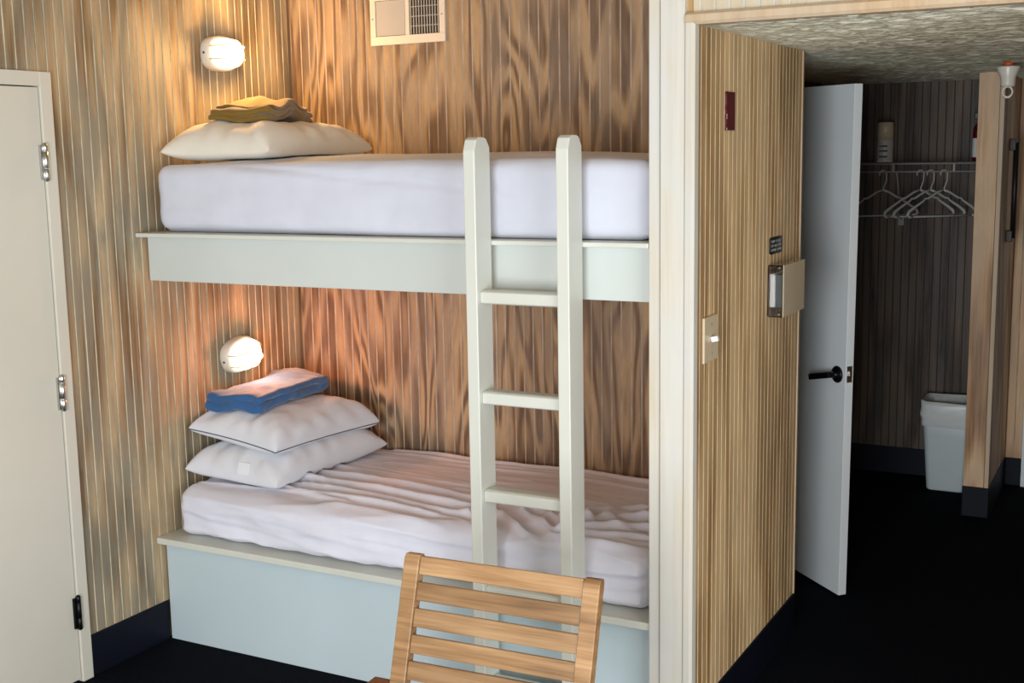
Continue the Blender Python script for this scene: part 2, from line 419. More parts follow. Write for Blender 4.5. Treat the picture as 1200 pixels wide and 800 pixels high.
# closet partition end
PX0, PX1, PY = 2.462, 2.578, 2.90
wp = box('wall_closet_partition', (PX0+.004, PY+.012, 0), (PX1-.004, YE+.01, ZH+.03), 'ply_post'); struct(wp, 'rough pine partition end standing beside the closet')
box('plank', (PX0, PY-.006, ZB), (PX0+.094, PY+.012, ZH+.01), 'ply_post', wp, .002)
box('corner_strip', (PX0+.0955, PY-.008, ZB), (PX1, PY+.03, ZH+.01), 'casing_raw', wp, .002)
box('side_panel', (PX1-.006, PY+.032, ZB), (PX1-.001, YE, ZH+.01), 'ply_post', wp)
# baseboards
def base(name, lo, hi, label): struct(box(name, lo, hi, 'base_navy', None, .003), label, 'baseboard')
base('baseboard_left', (-.009, DY1, 0), (.008, -.002, ZB), 'navy baseboard between the cream door and the lower bunk')
base('baseboard_hall', (XH-.009, .0, 0), (XH+.006, YH+.008, ZB), 'dark navy baseboard under the golden hallway wall')
base('baseboard_closet', (1.6, YE-.006, 0), (PX0, YE+.009, ZB), 'dark navy baseboard along the closet back wall')
base('baseboard_partition', (PX0-.004, PY-.014, 0), (PX1+.004, PY+.012, ZB), 'navy baseboard on the front of the closet partition')
base('baseboard_partition_side', (PX1-.004, PY+.012, 0), (PX1+.004, YE, ZB), 'navy baseboard along the side of the closet partition')
base('baseboard_end', (PX1+.004, YE-.006, 0), (2.662, YE+.009, ZB), 'short navy baseboard at the end of the hallway')
# white casing at the far right end of the hallway
d3 = empty('door_3', (2.662, YE, 0)); struct(d3, 'white door casing at the very end of the hallway', 'door')
box('frame', (0, -.02, 0), (.06, .009, 2.08), 'door_white', d3, .003)
box('leaf', (.061, -.012, .01), (.41, .009, 2.06), 'door_white', d3, .002)

# windows behind and to the right of the photographer
def window(name, axis, u0, u1, z0, z1, pos, label):
    w = empty(name, (0, 0, 0)); struct(w, label, 'window')
    def b(nm, ua, ub, za, zb, d0, d1, m):
        lo, hi = ((ua, pos+d0, za), (ub, pos+d1, zb)) if axis == 0 else ((pos+d0, ua, za), (pos+d1, ub, zb))
        return box(nm, lo, hi, m, w)
    b('window_frame', u0-.05, u0, z0-.05, z1+.05, -.05, .05, 'white_paint'); b('window_frame', u1, u1+.05, z0-.05, z1+.05, -.05, .05, 'white_paint')
    b('window_frame', u0, u1, z1, z1+.05, -.05, .05, 'white_paint'); b('window_sill', u0, u1, z0-.05, z0, -.05, .05, 'white_paint')
    m = (u0+u1)/2
    b('mullion', m-.02, m+.02, z0, z1, -.03, -.01, 'white_paint')
    b('pane', u0, m-.02, z0, z1, -.022, -.018, 'glass'); b('pane', m+.02, u1, z0, z1, -.022, -.018, 'glass')
wr = boxes('wall_rear', [((-.13, -5.3, 0), (WIN_A[0]-.05, -5.2, ZC)), ((WIN_A[1]+.05, -5.3, 0), (5.4, -5.2, ZC)), ((WIN_A[0]-.05, -5.3, 0), (WIN_A[1]+.05, -5.2, WIN_A[2]-.05)), ((WIN_A[0]-.05, -5.3, WIN_A[3]+.05), (WIN_A[1]+.05, -5.2, ZC))], 'rear_wall')
struct(wr, 'painted wall with a window behind the photographer')
window('window_1', 0, *WIN_A, -5.25, 'sliding glass door in the wall behind the photographer')
wr = boxes('wall_right', [((5.3, -5.3, 0), (5.4, WIN_B[0]-.05, ZC)), ((5.3, WIN_B[1]+.05, 0), (5.4, .1, ZC)), ((5.3, WIN_B[0]-.05, 0), (5.4, WIN_B[1]+.05, WIN_B[2]-.05)), ((5.3, WIN_B[0]-.05, WIN_B[3]+.05), (5.4, WIN_B[1]+.05, ZC))], 'rear_wall')
struct(wr, 'painted wall with a window to the right of the photographer')
window('window_2', 1, *WIN_B, 5.35, 'sliding glass door in the right hand wall outside the picture')

# ------------------------------------------------------------------ cream door in the left wall
d1 = empty('door_1', (0, DY1, 0)); struct(d1, 'cream flush door with three hinges at the left edge', 'door')
fr = boxes('frame', [((-.06, -.0475, 0), (.014, 0, DZ)), ((-.06, DY0-DY1, DZ-.047), (.014, -.0475, DZ)), ((-.06, DY0-DY1, 0), (.014, DY0-DY1+.05, DZ-.047))], 'door_paint', d1, .003)
box('stop', (-.06, DY0-DY1, 0), (-.042, -.0475, DZ-.04), 'black_plastic', d1)
lf = box('leaf', (-.04, DY0-DY1+.052, .012), (.007, -.0505, DZ-.0505), 'door_paint', d1, .002)
for z, m in ((1.80, 'chrome'), (1.03, 'chrome'), (.255, 'black_metal')):
    h = empty('hinge', (.012, -.049, z)); h.parent = d1
    if m == 'chrome': h['label'] = 'steel door hinge'
    else: h['label'] = 'black painted door hinge'
    box('hinge_leaf', (-.004, -.018, -.055), (.004, .012, .055), m, h, .001)
    lathe('knuckle', [(.004, -.062), (.0085, -.058), (.0085, -.02), (.0075, -.019), (.0085, -.018), (.0085, .035), (.007, .036), (.0085, .038), (.0085, .058), (.0045, .064)], m, h, 12, loc=(.006, 0, 0))

# ------------------------------------------------------------------ bunk platforms
def platform(name, z0, z1, zt, e, label, bm='board_paint'):
    b = empty(name, (0, 0, z0)); tag(b, label, 'bunk bed', 'built in bunk platforms')
    box('front_board', (.012, 0, 0), (XN-.001, .022, z1-z0), bm, b, .002)
    box('ledge', (.001, -e, z1-z0), (XN-.001, .24, zt-z0), 'white_paint', b, .003)
    box('deck', (.001, .2415, z1-z0-.004), (XN-.001, YB-.002, zt-z0), 'white_paint', b)
    return b
platform('bunk_platform', 0, .382, .406, .037, 'pale painted box platform of the lower bunk standing on the floor', 'board_low')
platform('bunk_platform', 1.369, 1.529, 1.544, .048, 'white painted platform of the upper bunk with a plain front board')

# ------------------------------------------------------------------ mattresses in fitted sheets
def fbm(p, s, o=3):
    return noise.fractal(Vector(p)*s, 1.0, 2.0, o)
def ridge(d, w): return math.exp(-(d/w)**2)
def upper_disp(p, n):
    x, y, z = p
    q = p.copy()
    if n.z > .3:      # crowned top
        u = (x-1.0)/.95; v = (y-.45)/.43
        q.z += (.026*max(0, 1-u**4)*max(0, 1-.9*v*v) + .004*fbm((x, y*1.5, 3), 4))*n.z
    if n.y < -.3:     # drape lines on the front face
        q.y += -n.y*(-.006*fbm((x*.9, 2, z*4), 2.2) + .010*ridge(z-(1.765-.075*(x-.55)), .009)*(1 if .4 < x < 1.5 else .2))
        q.z += .006*math.sin(x*3.1+.6)*(1 if z < 1.62 else .2)
    if abs(n.z) < .5: q += n*.004*fbm((x, y, z), 6)
    q.z = max(q.z, 1.5455)
    return q
# fold lines on the lower sheet: (x0,y0,x1,y1,width,height)
FOLDS = [(.35, .40, 1.35, .30, .014, .011), (.30, .30, 1.30, .22, .016, .012), (.50, .22, 1.25, .16, .012, .010), (.60, .15, 1.15, .12, .010, .009),
         (.40, .50, 1.10, .44, .016, .006), (.25, .20, .80, .10, .012, .008), (.70, .08, 1.2, .05, .012, .007), (.15, .33, .55, .28, .012, .006),
         (.50, .84, 1.9, .80, .014, .009), (.45, .79, 1.5, .77, .012, .005), (.9, .74, 1.9, .70, .014, .004),
         (1.30, .30, 1.58, .10, .014, .018), (1.36, .34, 1.62, .16, .012, .016), (1.28, .24, 1.50, .06, .012, .014), (1.45, .36, 1.66, .24, .014, .016), (1.22, .18, 1.40, .05, .011, .011),
         (1.55, .38, 1.60, .12, .016, .014), (1.60, .22, 1.92, .46, .018, .013), (1.62, .16, 1.92, .30, .016, .014), (1.60, .12, 1.92, .18, .014, .011), (1.58, .08, 1.90, .08, .014, .010),
         (1.55, .30, 1.90, .60, .02, .008)]
def seg(px, py, a):
    x0, y0, x1, y1, w, h = a
    dx, dy = x1-x0, y1-y0; L2 = dx*dx+dy*dy; t = ((px-x0)*dx+(py-y0)*dy)/L2
    if t < -.15 or t > 1.15: return 0
    tt = min(1, max(0, t)); d = math.hypot(px-x0-dx*tt, py-y0-dy*tt)
    fade = min(1, max(0, (t+.15)/.3))*min(1, max(0, (1.15-t)/.3))
    return h*ridge(d, w)*fade
def lower_disp(p, n):
    x, y, z = p; q = p.copy()
    wx = x+.02*noise.noise(Vector((x*3, y*4, 1))); wy = y+.028*noise.noise(Vector((x*2.6, y*3, 5)))
    h = sum(seg(wx, wy, a) for a in FOLDS)
    if n.z > .25:
        u = (x-1.0)/.95; v = (y-.46)/.43
        a1 = 1-abs(noise.noise(Vector((x*1.5+.4*noise.noise(Vector((x*2, y*2, 8))), y*11, 4)))*2.2); a2 = 1-abs(noise.noise(Vector((x*5, y*14+x*5, 9)))*2.2)
        near = ridge(math.hypot((x-1.5)/1.4, y-.2), .22)
        q.z += (.014*max(0, 1-u**4)*max(0, 1-v*v) + h*1.7 + .011*max(0, a1)**4*ridge(y-.3, .34) + .012*max(0, a2)**2*near - .003 + .003*fbm((x*.8, y*2.2, 7), 7))*n.z
        q.z -= .012*ridge(math.hypot(x-1.5, y-.22), .12)
    if n.y < -.25:
        f = -n.y
        q.y += -f*(.010*fbm((x*1.1, 9, z*3.5), 3.0) + .006*ridge(z-(.50+.03*math.sin(x*4)), .012) + .012*ridge(z-.435, .022)*(.5+.5*noise.noise(Vector((x*9, 2, z*12)))))
        q.y -= .03*f*ridge(x-.7, .6)
        a3 = 1-abs(noise.noise(Vector((x*2.2+z*5, z*16, 6)))*2.3); q.y -= f*.008*max(0, a3)**3
        q.y -= f*.010*ridge(z-.425, .018)*max(0, noise.noise(Vector((x*16, 1, 3))))*ridge(x-.5, .5)
        if z < .47: q.z += .014*noise.noise(Vector((x*14, 3, 1)))*(.47-z)/.06*.6
    if abs(n.x) > .5: q.x += n.x*.006*fbm((y*2, z*3, 2), 4)
    q.z = max(q.z, .4075)
    return q
up = rbox('mattress', (.052, .006, 1.5455), (1.955, .875, 1.782), .045, .0135, 'sheet', None, upper_disp)
tag(up, 'thick mattress in a smooth white fitted sheet on the upper bunk', 'mattress', 'bunk mattresses')
lo_ = rbox('mattress', (.058, .03, .4085), (1.945, .885, .592), .045, .0075, 'sheet_low', None, lower_disp)
tag(lo_, 'mattress in a rumpled creased white sheet on the lower bunk', 'mattress', 'bunk mattresses')

# ------------------------------------------------------------------ pillows
from mathutils.bvhtree import BVHTree
def bvh(o):
    mw = Matrix.LocRotScale(o.location, o.rotation_euler, None)
    if o.parent: mw = Matrix.LocRotScale(o.parent.location, o.parent.rotation_euler, None) @ mw
    return BVHTree.FromPolygons([mw @ v.co for v in o.data.vertices], [tuple(p.vertices) for p in o.data.polygons])
def top_of(trees, x, y):
    z = -9; r = .017
    for t in trees:
        for dx, dy in ((0, 0), (r, 0), (-r, 0), (0, r), (0, -r), (.7*r, .7*r), (-.7*r, .7*r), (.7*r, -.7*r), (-.7*r, -.7*r)):
            h = t.ray_cast(Vector((x+dx, y+dy, 5)), Vector((0, 0, -1)))
            if h[0] is not None and h[0].z > z: z = h[0].z
    return z
def pillow(name, a, b, h, mat, loc, rot, label, seed, dent=None, flat=.45, piping=None, on=(), droop=0):
    n = 40; v, f, idx = [], [], {}
    def bend(x, y): return 0
    def P(u, w, side):
        pin = .06
        x = a*u*(1-pin*(1-w*w)*u*u); y = b*w*(1-pin*(1-u*u)*w*w)
        e = max(0, (1-abs(u)**4.5))*max(0, (1-abs(w)**4.5))
        z = h*e**.43
        dr = droop*max(abs(u), abs(w))**3
        z *= 1+.16*noise.noise(Vector((u*1.3+seed, w*1.3, seed)))
        if side > 0:
            edge = (1-e)
            z += .011*e**.5*fbm((u*2.2+seed*3, w*2.2, seed), 1.2, 3)
            # gathers running in from the seams and corners
            z += .010*math.sin(9*math.atan2(w, u)*1.7+seed*2+3*noise.noise(Vector((u*2, w*2, seed))))*(e**.3)*edge
            for p_, q_ in ((u, w), (w, u)):
                z += .0075*max(0, abs(p_)-.35)*math.sin(19*q_+4*noise.noise(Vector((q_*2+seed, p_, 2)))+seed)*e**.35*max(0, noise.noise(Vector((q_*3, seed, 9)))+.45)
            if dent: z -= dent[2]*math.exp(-(((u-dent[0])/.45)**2+((w-dent[1])/.5)**2))
            return (x, y, z-dr)
        return (x, y, -z*flat-dr)
    for side in (1, -1):
        for i in range(n+1):
            for j in range(n+1):
                u = math.sin((2*i/n-1)*math.pi/2*.999); w = math.sin((2*j/n-1)*math.pi/2*.999)
                if i in (0, n): u = -1 if i == 0 else 1
                if j in (0, n): w = -1 if j == 0 else 1
                bd = i in (0, n) or j in (0, n)
                key = (i, j, 0 if bd else side)
                if key not in idx: idx[key] = len(v); v.append(P(u, w, side))
        for i in range(n):
            for j in range(n):
                q = [idx.get((x, y, side), idx.get((x, y, 0))) for x, y in ((i, j), (i+1, j), (i+1, j+1), (i, j+1))]
                f.append(tuple(q) if side > 0 else tuple(reversed(q)))
    mw = Matrix.LocRotScale(Vector(loc), Matrix.Rotation(0, 3, 'X').to_euler() if False else __import__('mathutils').Euler(rot), None); mi = mw.inverted()
    tr = [bvh(o) for o in on]
    for (i, j, sd), k in idx.items():
        w = mw @ Vector(v[k]); zs = top_of(tr, w.x, w.y) + (.005 if sd < 0 else .010)
        if w.z < zs: w.z = zs; v[k] = tuple(mi @ w)
    root = empty(name, loc, rot); tag(root, label, 'pillow', 'bunk pillows')
    c = link('cover', mesh(name, v, f), mat, root, smooth=True)
    if piping:
        ring = [idx[(i, 0, 0)] for i in range(n)] + [idx[(n, j, 0)] for j in range(n)] + [idx[(i, n, 0)] for i in range(n, 0, -1)] + [idx[(0, j, 0)] for j in range(n, 0, -1)]
        tube('piping', [v[k] for k in ring], .0024, piping, root, 6, True)
    return root, c
R = math.radians
pu, cu = pillow('pillow', .235, .355, .098, 'pillow_cream', (.252, .43, 1.846), (R(0), R(0), R(4)), 'plump cream pillow under the mustard blanket on the upper bunk', 1.3, (-.1, -.05, .02), .5, None, (up,), .016)
p1, c1 = pillow('pillow', .225, .345, .098, 'pillow', (.262, .445, .648), (R(1), R(2), R(-2)), 'plain white pillow lying on the lower sheet beneath the piped pillow', 2.1, None, .5, None, (lo_,), .012)
p2, c2 = pillow('pillow', .22, .315, .085, 'pillow', (.248, .455, .778), (R(-1), R(6), R(-3)), 'white pillow with thin grey piping on top of the lower pillow pile', 3.7, None, .55, 'piping', (c1,), .022)
# the care label lies flat on the front bulge of the lower pillow
t1 = bvh(c1); h = t1.ray_cast(Vector((.30, -1.0, .665)), Vector((0, 1, 0)))
lb = box('care_label', (-.026, -.0006, -.022), (.026, .0006, .022), 'label_white', p1)
mi = Matrix.LocRotScale(p1.location, p1.rotation_euler, None).inverted()
lb.location = mi @ (h[0]+h[1]*.002); lb.rotation_euler = (mi.to_3x3() @ -h[1]).to_track_quat('Y', 'Z').to_euler()

# ------------------------------------------------------------------ folded blankets
def blanket(name, loc, rot, sx, sy, layers, mat, label, seed, curl, on):
    v, f = [], []; tr = [bvh(o) for o in on]; cz, sz_ = math.cos(rot[2]), math.sin(rot[2])
    z = 0
    for k, (th, gx, gy) in enumerate(layers):
        def disp(p, n, k=k):
            q = p.copy()
            q.z += curl(p.x/sx, p.y/sy) + .010*fbm((p.x*4+seed, p.y*4, k*.6), 1.6) + .004*fbm((p.x*14, p.y*9+seed, k), 1.2)
            q.x += .008*fbm((seed, p.y*5, k*3), 1.5); q.y += .006*fbm((p.x*6, seed, k*3+5), 1.5)
            # soft groove round the sides where each layer folds over
            q.z += .003*math.sin(p.y*26+seed+k)*(.5+.5*n.z)
            sz = top_of(tr, loc[0]+q.x*cz-q.y*sz_, loc[1]+q.x*sz_+q.y*cz)+.003 + max(0, -q.z)
            q.z += max(0, sz-loc[2])
            return q
        a, b = rbox_data((-sx+gx, -sy+gy, z), (sx+gx*.3, sy-gy, z+th), min(.02, th*.49), .0125, disp)
        o = len(v); v += a; f += [tuple(i+o for i in q) for q in b]; z += th*.86
    o = link(name, mesh(name, v, f), mat, None, True); o.location = loc; o.rotation_euler = rot
    return tag(o, label, 'blanket', 'folded blankets on the pillows')
blanket('folded_blanket', (.165, .455, .842), (0, 0, R(5)), .13, .25, [(.038, 0, 0), (.028, .004, .010)], 'blue', 'folded denim blue blanket on the lower bunk pillows', 2.2,
        lambda u, w: .030*max(0, w-.2)**1.5 + .010*max(0, -u)*max(0, w), (c2,))
blanket('folded_blanket', (.235, .40, 1.895), (0, 0, R(14)), .12, .215, [(.026, 0, 0), (.024, .008, .01), (.018, .01, .06)], 'mustard', 'folded mustard yellow blanket on the upper bunk pillow', 5.4,
        lambda u, w: .020*math.exp(-((w-.1)/.3)**2)-.006*w*w + .006*math.sin(7*w+u*2), (cu,))

# ------------------------------------------------------------------ ladder
ld = empty('bunk_ladder', (1.6, -.095, 0)); tag(ld, 'white painted wooden ladder leaning upright against the bunks', 'ladder')
for x0, x1, zt in ((1.427, 1.466, 1.853), (1.731, 1.770, 1.853)):
    y0, y1 = -.145, -.0505
    prism('rail', [(y0-(-.095), 0), (y1+.095, 0), (y1+.095, zt-.03), (y1+.075, zt-.004), (y1+.06, zt), (y0+.125, zt), (y0+.108, zt-.008), (y0+.095, zt-.04)], 0, x0-1.6, x1-1.6, 'white_paint', ld, .003)
for k in range(5):
    z = 1.378-.3075*k
    rg = prism('rung', [(-.034, z-.016), (-.022, z-.021), (.018, z-.021), (.026, z-.012), (.026, z+.012), (.018, z+.021), (-.022, z+.021), (-.034, z+.016)], 0, 1.4665-1.6, 1.7305-1.6, 'white_paint', ld, .003)

# ------------------------------------------------------------------ wooden chair in the foreground
CH = empty('slatted_chair', (1.6578+.26, -.8503+.0123-.25, 0), (0, 0, .047445)); tag(CH, 'wooden slatted armchair with a reclined back in the foreground', 'chair')
# local frame: x along the slats (0 = left outer), y backward; back top edge at local (0, .25)
w_, rc = .52, .30029
bk = empty('backrest', (-.26, .25, .8289), (rc*-1, 0, 0)); bk.parent = CH
# backrest local: z down the back is negative, y backward
sw, per = .0425, .0637
L = .62
for x0 in (0, w_-sw):
    prism('stile', [(0, -L), (0, -.012), (.006, -.001), (.026, .002), (.032, -.008), (.032, -L)], 0, x0, x0+sw, 'acacia', bk, .0025).rotation_euler = (0, 0, 0)
for k in range(7):
    o = box('slat', (sw+.0005, .004, -per*k-.003-.0455), (w_-sw-.0005, .020, -per*k-.003), 'acacia', bk, .003)
# arms, seat and legs (mostly below the picture)
def stick(nm, pts2, x0, x1, m='acacia_dark'):
    return prism(nm, pts2, 0, x0, x1, m, CH, .003)
for s, xa in ((-1, -.314), (1, .262)):
    stick('armrest', [(-.46, .485), (.178, .500), (.178, .525), (-.46, .510)], xa, xa+.052)
    stick('front_leg', [(-.42, 0), (-.37, 0), (-.37, .484), (-.42, .484)], xa+.008, xa+.046)
    stick('rear_leg', [(.30, 0), (.35, 0), (.155, .498), (.105, .498)], xa+.008, xa+.046)
for k in range(6):
    box('seat_slat', (-.255, -.42+k*.08, .36-.008*k), (.255, -.36+k*.08, .38-.008*k), 'acacia', CH, .003)
for y in (-.40, .0): box('seat_rail', (-.327, y-.02, .315), (.327, y+.02, .345), 'acacia_dark', CH, .003)

# ------------------------------------------------------------------ bulkhead lamps on the left wall
def oval(n, a, b, e=2.6):
    out = []
    for k in range(n):
        t = 2*math.pi*k/n; c, s = math.cos(t), math.sin(t)
        out.append((a*math.copysign(abs(c)**(2/e), c), b*math.copysign(abs(s)**(2/e), s)))
    return out
def loft(name, rings, mat, parent, cap=True):
    n = len(rings[0]); v = [p for r in rings for p in r]; f = []
    for i in range(len(rings)-1):
        for k in range(n): f.append((i*n+k, i*n+(k+1) % n, (i+1)*n+(k+1) % n, (i+1)*n+k))
    if cap: f.append(tuple(range(n-1, -1, -1))); f.append(tuple((len(rings)-1)*n+k for k in range(n)))
    me = mesh(name, v, f); bm = bmesh.new(); bm.from_mesh(me); bmesh.ops.recalc_face_normals(bm, faces=bm.faces); bm.to_mesh(me); bm.free()
    return link(name, me, mat, parent, True)
def lamp(loc, tilt, glow, label, watts, col):
    r = empty('bulkhead_lamp', loc, (tilt, 0, 0)); tag(r, label, 'lamp', 'oval bulkhead lamps over the bunk pillows')
    def ring(s, x, n=40): return [(x, y*s, z*s) for y, z in oval(n, .088, .066)]
    loft('base', [ring(.96, .0), ring(1, .006), ring(1, .036), ring(.97, .042), ring(.90, .044)], 'lamp_white', r)
    loft('glass', [ring(.86, .0445), ring(.86, .062), ring(.80, .080), ring(.66, .094), ring(.42, .102), ring(.15, .105)], glow, r)
    cg = empty('cage', (0, 0, 0)); cg.parent = r
    for z in (-.024, .024):
        pts = []
        for k in range(13):
            t = math.pi*k/12; pts.append((.042+.072*math.sin(t)**.7, -.078*math.cos(t), z))
        tube('cage_bar', pts, .0032, 'lamp_white', cg, 6)
    pts = []
    for k in range(32):
        t = 2*math.pi*k/32; y, z = .046*math.cos(t), .046*math.sin(t); pts.append((.100, y, z))
    tube('cage_ring', pts, .003, 'lamp_white', cg, 6, True)
    ll = bpy.data.lights.new('lamp_light', 'POINT'); ll.energy = watts; ll.color = lin(col)[:3]; ll.shadow_soft_size = .02
    lo2 = bpy.data.objects.new('lamp_light', ll); COL.objects.link(lo2); lo2.parent = r; lo2.location = (.136, 0, 0)
    box('screw_hole', (.018, -.0905, -.004), (.026, -.0870, .004), 'black_plastic', r, .001)
    return r
lamp((0, .428, 2.201), R(0), 'glow_up', 'lit oval bulkhead lamp on the wall above the upper bunk pillow', 11, (255, 200, 128))
lamp((0, .447, 1.030), R(14), 'glow_low', 'lit tilted oval bulkhead lamp on the wall above the blue blanket', 6.5, (255, 160, 112))

# ------------------------------------------------------------------ air vent on the back wall
vt = empty('air_vent', (.5825, YB, 2.3435)); tag(vt, 'white metal air register with louvres high on the back wall', 'vent')
hw, hh = .1745, .1035
boxes('frame', [((-hw, -.010, -hh), (hw, 0, -hh+.034)), ((-hw, -.010, hh-.034), (hw, 0, hh)), ((-hw, -.010, -hh+.034), (-hw+.026, 0, hh-.034)), ((hw-.026, -.010, -hh+.034), (hw, 0, hh-.034)), ((-.008, -.010, -hh+.034), (.010, 0, hh-.034))], 'vent_white', vt, .0015)
box('duct_shade', (-hw+.027, -.0015, -hh+.035), (hw-.027, -.0005, hh-.035), 'vent_dark', vt)  # flat black sheet painted in for the shade inside the open register
for k in range(14):
    x = -hw+.033+k*.0096
    s = box('slat', (-.0047, -.0006, -hh+.036), (.0047, .0006, hh-.036), 'vent_grey', vt); s.location = (x, -.0055, 0); s.rotation_euler = (0, 0, R(14))
for k in range(11):
    x = .017+k*.0125
    s = box('slat', (-.0014, -.0050, -hh+.036), (.0014, .0005, hh-.036), 'vent_grey', vt); s.location = (x, -.003, 0)
for z in (-.037, 0, .037):
    box('bar', (.011, -.0048, z-.0014), (hw-.027, -.0026, z+.0014), 'vent_grey', vt)
for x in (-hw+.013, hw-.013): lathe('screw', [(.003, 0), (.003, -.0025)], 'chrome', vt, 10, 1, (x, -.010, 0))

# ------------------------------------------------------------------ things on the hallway wall
rp = empty('wall_plaque', (XH, .258, 1.916)); tag(rp, 'small dark red plaque high on the golden hallway wall', 'plaque')
pts = [(-.040, -.056), (.040, -.056), (.040, .056), (-.036, .056), (-.040, .050), (-.037, .02), (-.040, .008), (-.036, -.004), (-.040, -.02), (-.037, -.034)]
prism('plate', [(y, z) for y, z in pts], 0, .0005, .006, 'red', rp)
for z in (-.052, -.02, -.012): box('chip', (.006, -.0385, z-.003), (.0066, -.034, z+.003), 'casing', rp)

sw_ = empty('light_switch', (XH, .088, 1.259)); tag(sw_, 'beige light switch plate beside the whitewashed casing', 'switch')
box('plate', (.0005, -.060, -.067), (.009, .060, .067), 'beige', sw_, .003)
box('toggle', (.009, -.007, -.012), (.030, .007, .004), 'off_white', sw_, .002).rotation_euler = (0, R(-12), 0)
for z in (-.042, .042): lathe('screw', [(.003, .009), (.003, .0105)], 'chrome', sw_, 10, 0, (0, 0, z))

sg = empty('wall_sign', (XH, .769, 1.483)); tag(sg, 'small black sign with three lines of pale lettering above the thermostat box', 'sign')
loft('plate', [[(x, y, z) for y, z in oval(32, .073, .0285, 8)] for x in (.0005, .004)], 'black_plastic', sg)
rnd = random.Random(3)
for zi, (z, words) in enumerate(((.0145, (4, 6)), (0, (3, 4, 4)), (-.0145, (2, 5, 6)))):
    n = sum(words)+len(words)-1; cw = .118/max(n, 11); y = -cw*n/2
    bm = bmesh.new()
    for wd in words:
        for k in range(wd):
            y0 = y+cw*.12; y1 = y+cw*.85; h = .0048
            bm_box(bm, (.004, y0, z-h), (.0046, y0+cw*.22, z+h))
            if rnd.random() < .75: bm_box(bm, (.004, y0, z+h*.6), (.0046, y1, z+h))
            if rnd.random() < .6: bm_box(bm, (.004, y0, z-h), (.0046, y1, z-h*.6))
            if rnd.random() < .6: bm_box(bm, (.004, y1-cw*.22, z-h), (.0046, y1, z+h))
            y += cw
        y += cw
    me = bpy.data.meshes.new('lettering'); bm.to_mesh(me); bm.free(); link('lettering', me, 'text', sg)

tb = empty('thermostat_guard', (XH, .818, 1.335)); tag(tb, 'clear plastic guard box with a reflection painted beige on its face over a thermostat', 'thermostat')
d_, a_, zt_ = .052, .133, .084
box('back_plate', (.0005, -a_, -zt_), (.003, a_, zt_), 'acrylic', tb)
box('near_side', (.003, -a_, -zt_), (d_, -a_+.003, zt_), 'acrylic', tb)
box('far_side', (.003, a_-.003, -zt_), (d_, a_, zt_), 'beige', tb)
box('top', (.003, -a_, zt_), (d_, a_, zt_+.003), 'acrylic', tb)
box('bottom', (.003, -a_, -zt_-.003), (d_, a_, -zt_), 'acrylic', tb)
box('front_reflection', (d_, -a_, -zt_-.003), (d_+.003, a_, zt_+.003), 'beige', tb, .001)  # clear front pane coloured beige to imitate its grazing reflection
box('thermostat', (.003, -.118, -.056), (.022, .06, .056), 'off_white', tb, .004)
box('thermostat_face', (.0225, -.118, -.056), (.048, .06, .056), 'thermo_grey', tb, .003)
for z in (-zt_+.006, zt_-.006):
    lathe('screw', [(.004, 0), (.004, -.002)], 'chrome', tb, 10, 1, (.04, -a_, z))

# ------------------------------------------------------------------ open white door in the hallway
fx, fy = 2.181, 1.507
ang = math.atan2(.219, -.237)            # from the free edge towards the hinge
d2 = empty('door_2', (fx, fy, .008), (0, 0, ang)); struct(d2, 'open white hallway door with a black lever handle', 'door')
d2.rotation_euler = (R(0), R(-.75), ang)
# local: x towards hinge, front face (towards the room) at y=0 on the +y side? decided by sign below
TH = -.036
lf = box('leaf', (0, TH, 0), (.76, 0, 2.036), 'door_white', d2, .0015)
box('latch_plate', (-.0012, TH+.006, .88), (.002, -.006, .945), 'chrome', d2, .0005)
box('latch_bolt', (-.010, TH+.013, .905), (-.001, -.013, .925), 'chrome', d2, .002)
hl = empty('lever_handle', (.052, 0, .905), (0, R(13), 0)); hl.parent = d2
lathe('rose', [(.034, .0002), (.034, .006), (.030, .011), (.013, .012), (.011, .034), (.011, .044)], 'black_metal', hl, 24, 1)
prism('lever', [(-.012, .034), (.012, .032), (.10, .040), (.125, .046), (.127, .056), (.10, .056), (.012, .056), (-.012, .052)], 2, -.012, .012, 'black_metal', hl, .003)
box('lever_highlight', (-.004, .012, -.0118), (.004, .034, .0118), 'chrome', hl, .001)  # chrome sliver added as a highlight on the black lever neck
for z in (.2, 1.02, 1.84): lathe('hinge', [(.007, -.05), (.007, .05)], 'chrome', d2, 10, 2, (.765, -.004, z))

# ------------------------------------------------------------------ ceiling sprinkler
sp = empty('fire_sprinkler', (2.664, 2.2, ZH)); tag(sp, 'white fire sprinkler with an orange pipe on the hallway ceiling', 'sprinkler')
lathe('pipe', [(.019, .0), (.019, -.020)], 'orange', sp, 20)
lathe('cup', [(.046, -.0205), (.048, -.026), (.030, -.066), (.029, -.092), (.026, -.102), (.010, -.104)], 'lamp_white', sp, 28)
pts = [(.019*math.cos(2*math.pi*k/20), 0, -.123+.021*math.sin(2*math.pi*k/20)) for k in range(20)]
tube('yoke', pts, .0042, 'lamp_white', sp, 8, True)
lathe('deflector', [(.014, -.146), (.014, -.149)], 'lamp_white', sp, 16)

# ------------------------------------------------------------------ dark vertical bar on the partition side
pb = empty('pull_bar', (PX1-.001, 3.19, 1.34)); tag(pb, 'dark metal vertical bar on the side of the closet partition', 'bar')
tube('rod', [(.030, 0, .01), (.030, 0, .475)], .013, 'dark_bar', pb, 10)
for z in (.02, .465): box('bracket', (.0005, -.02, z-.028), (.030, .02, z+.028), 'dark_bar', pb, .003)

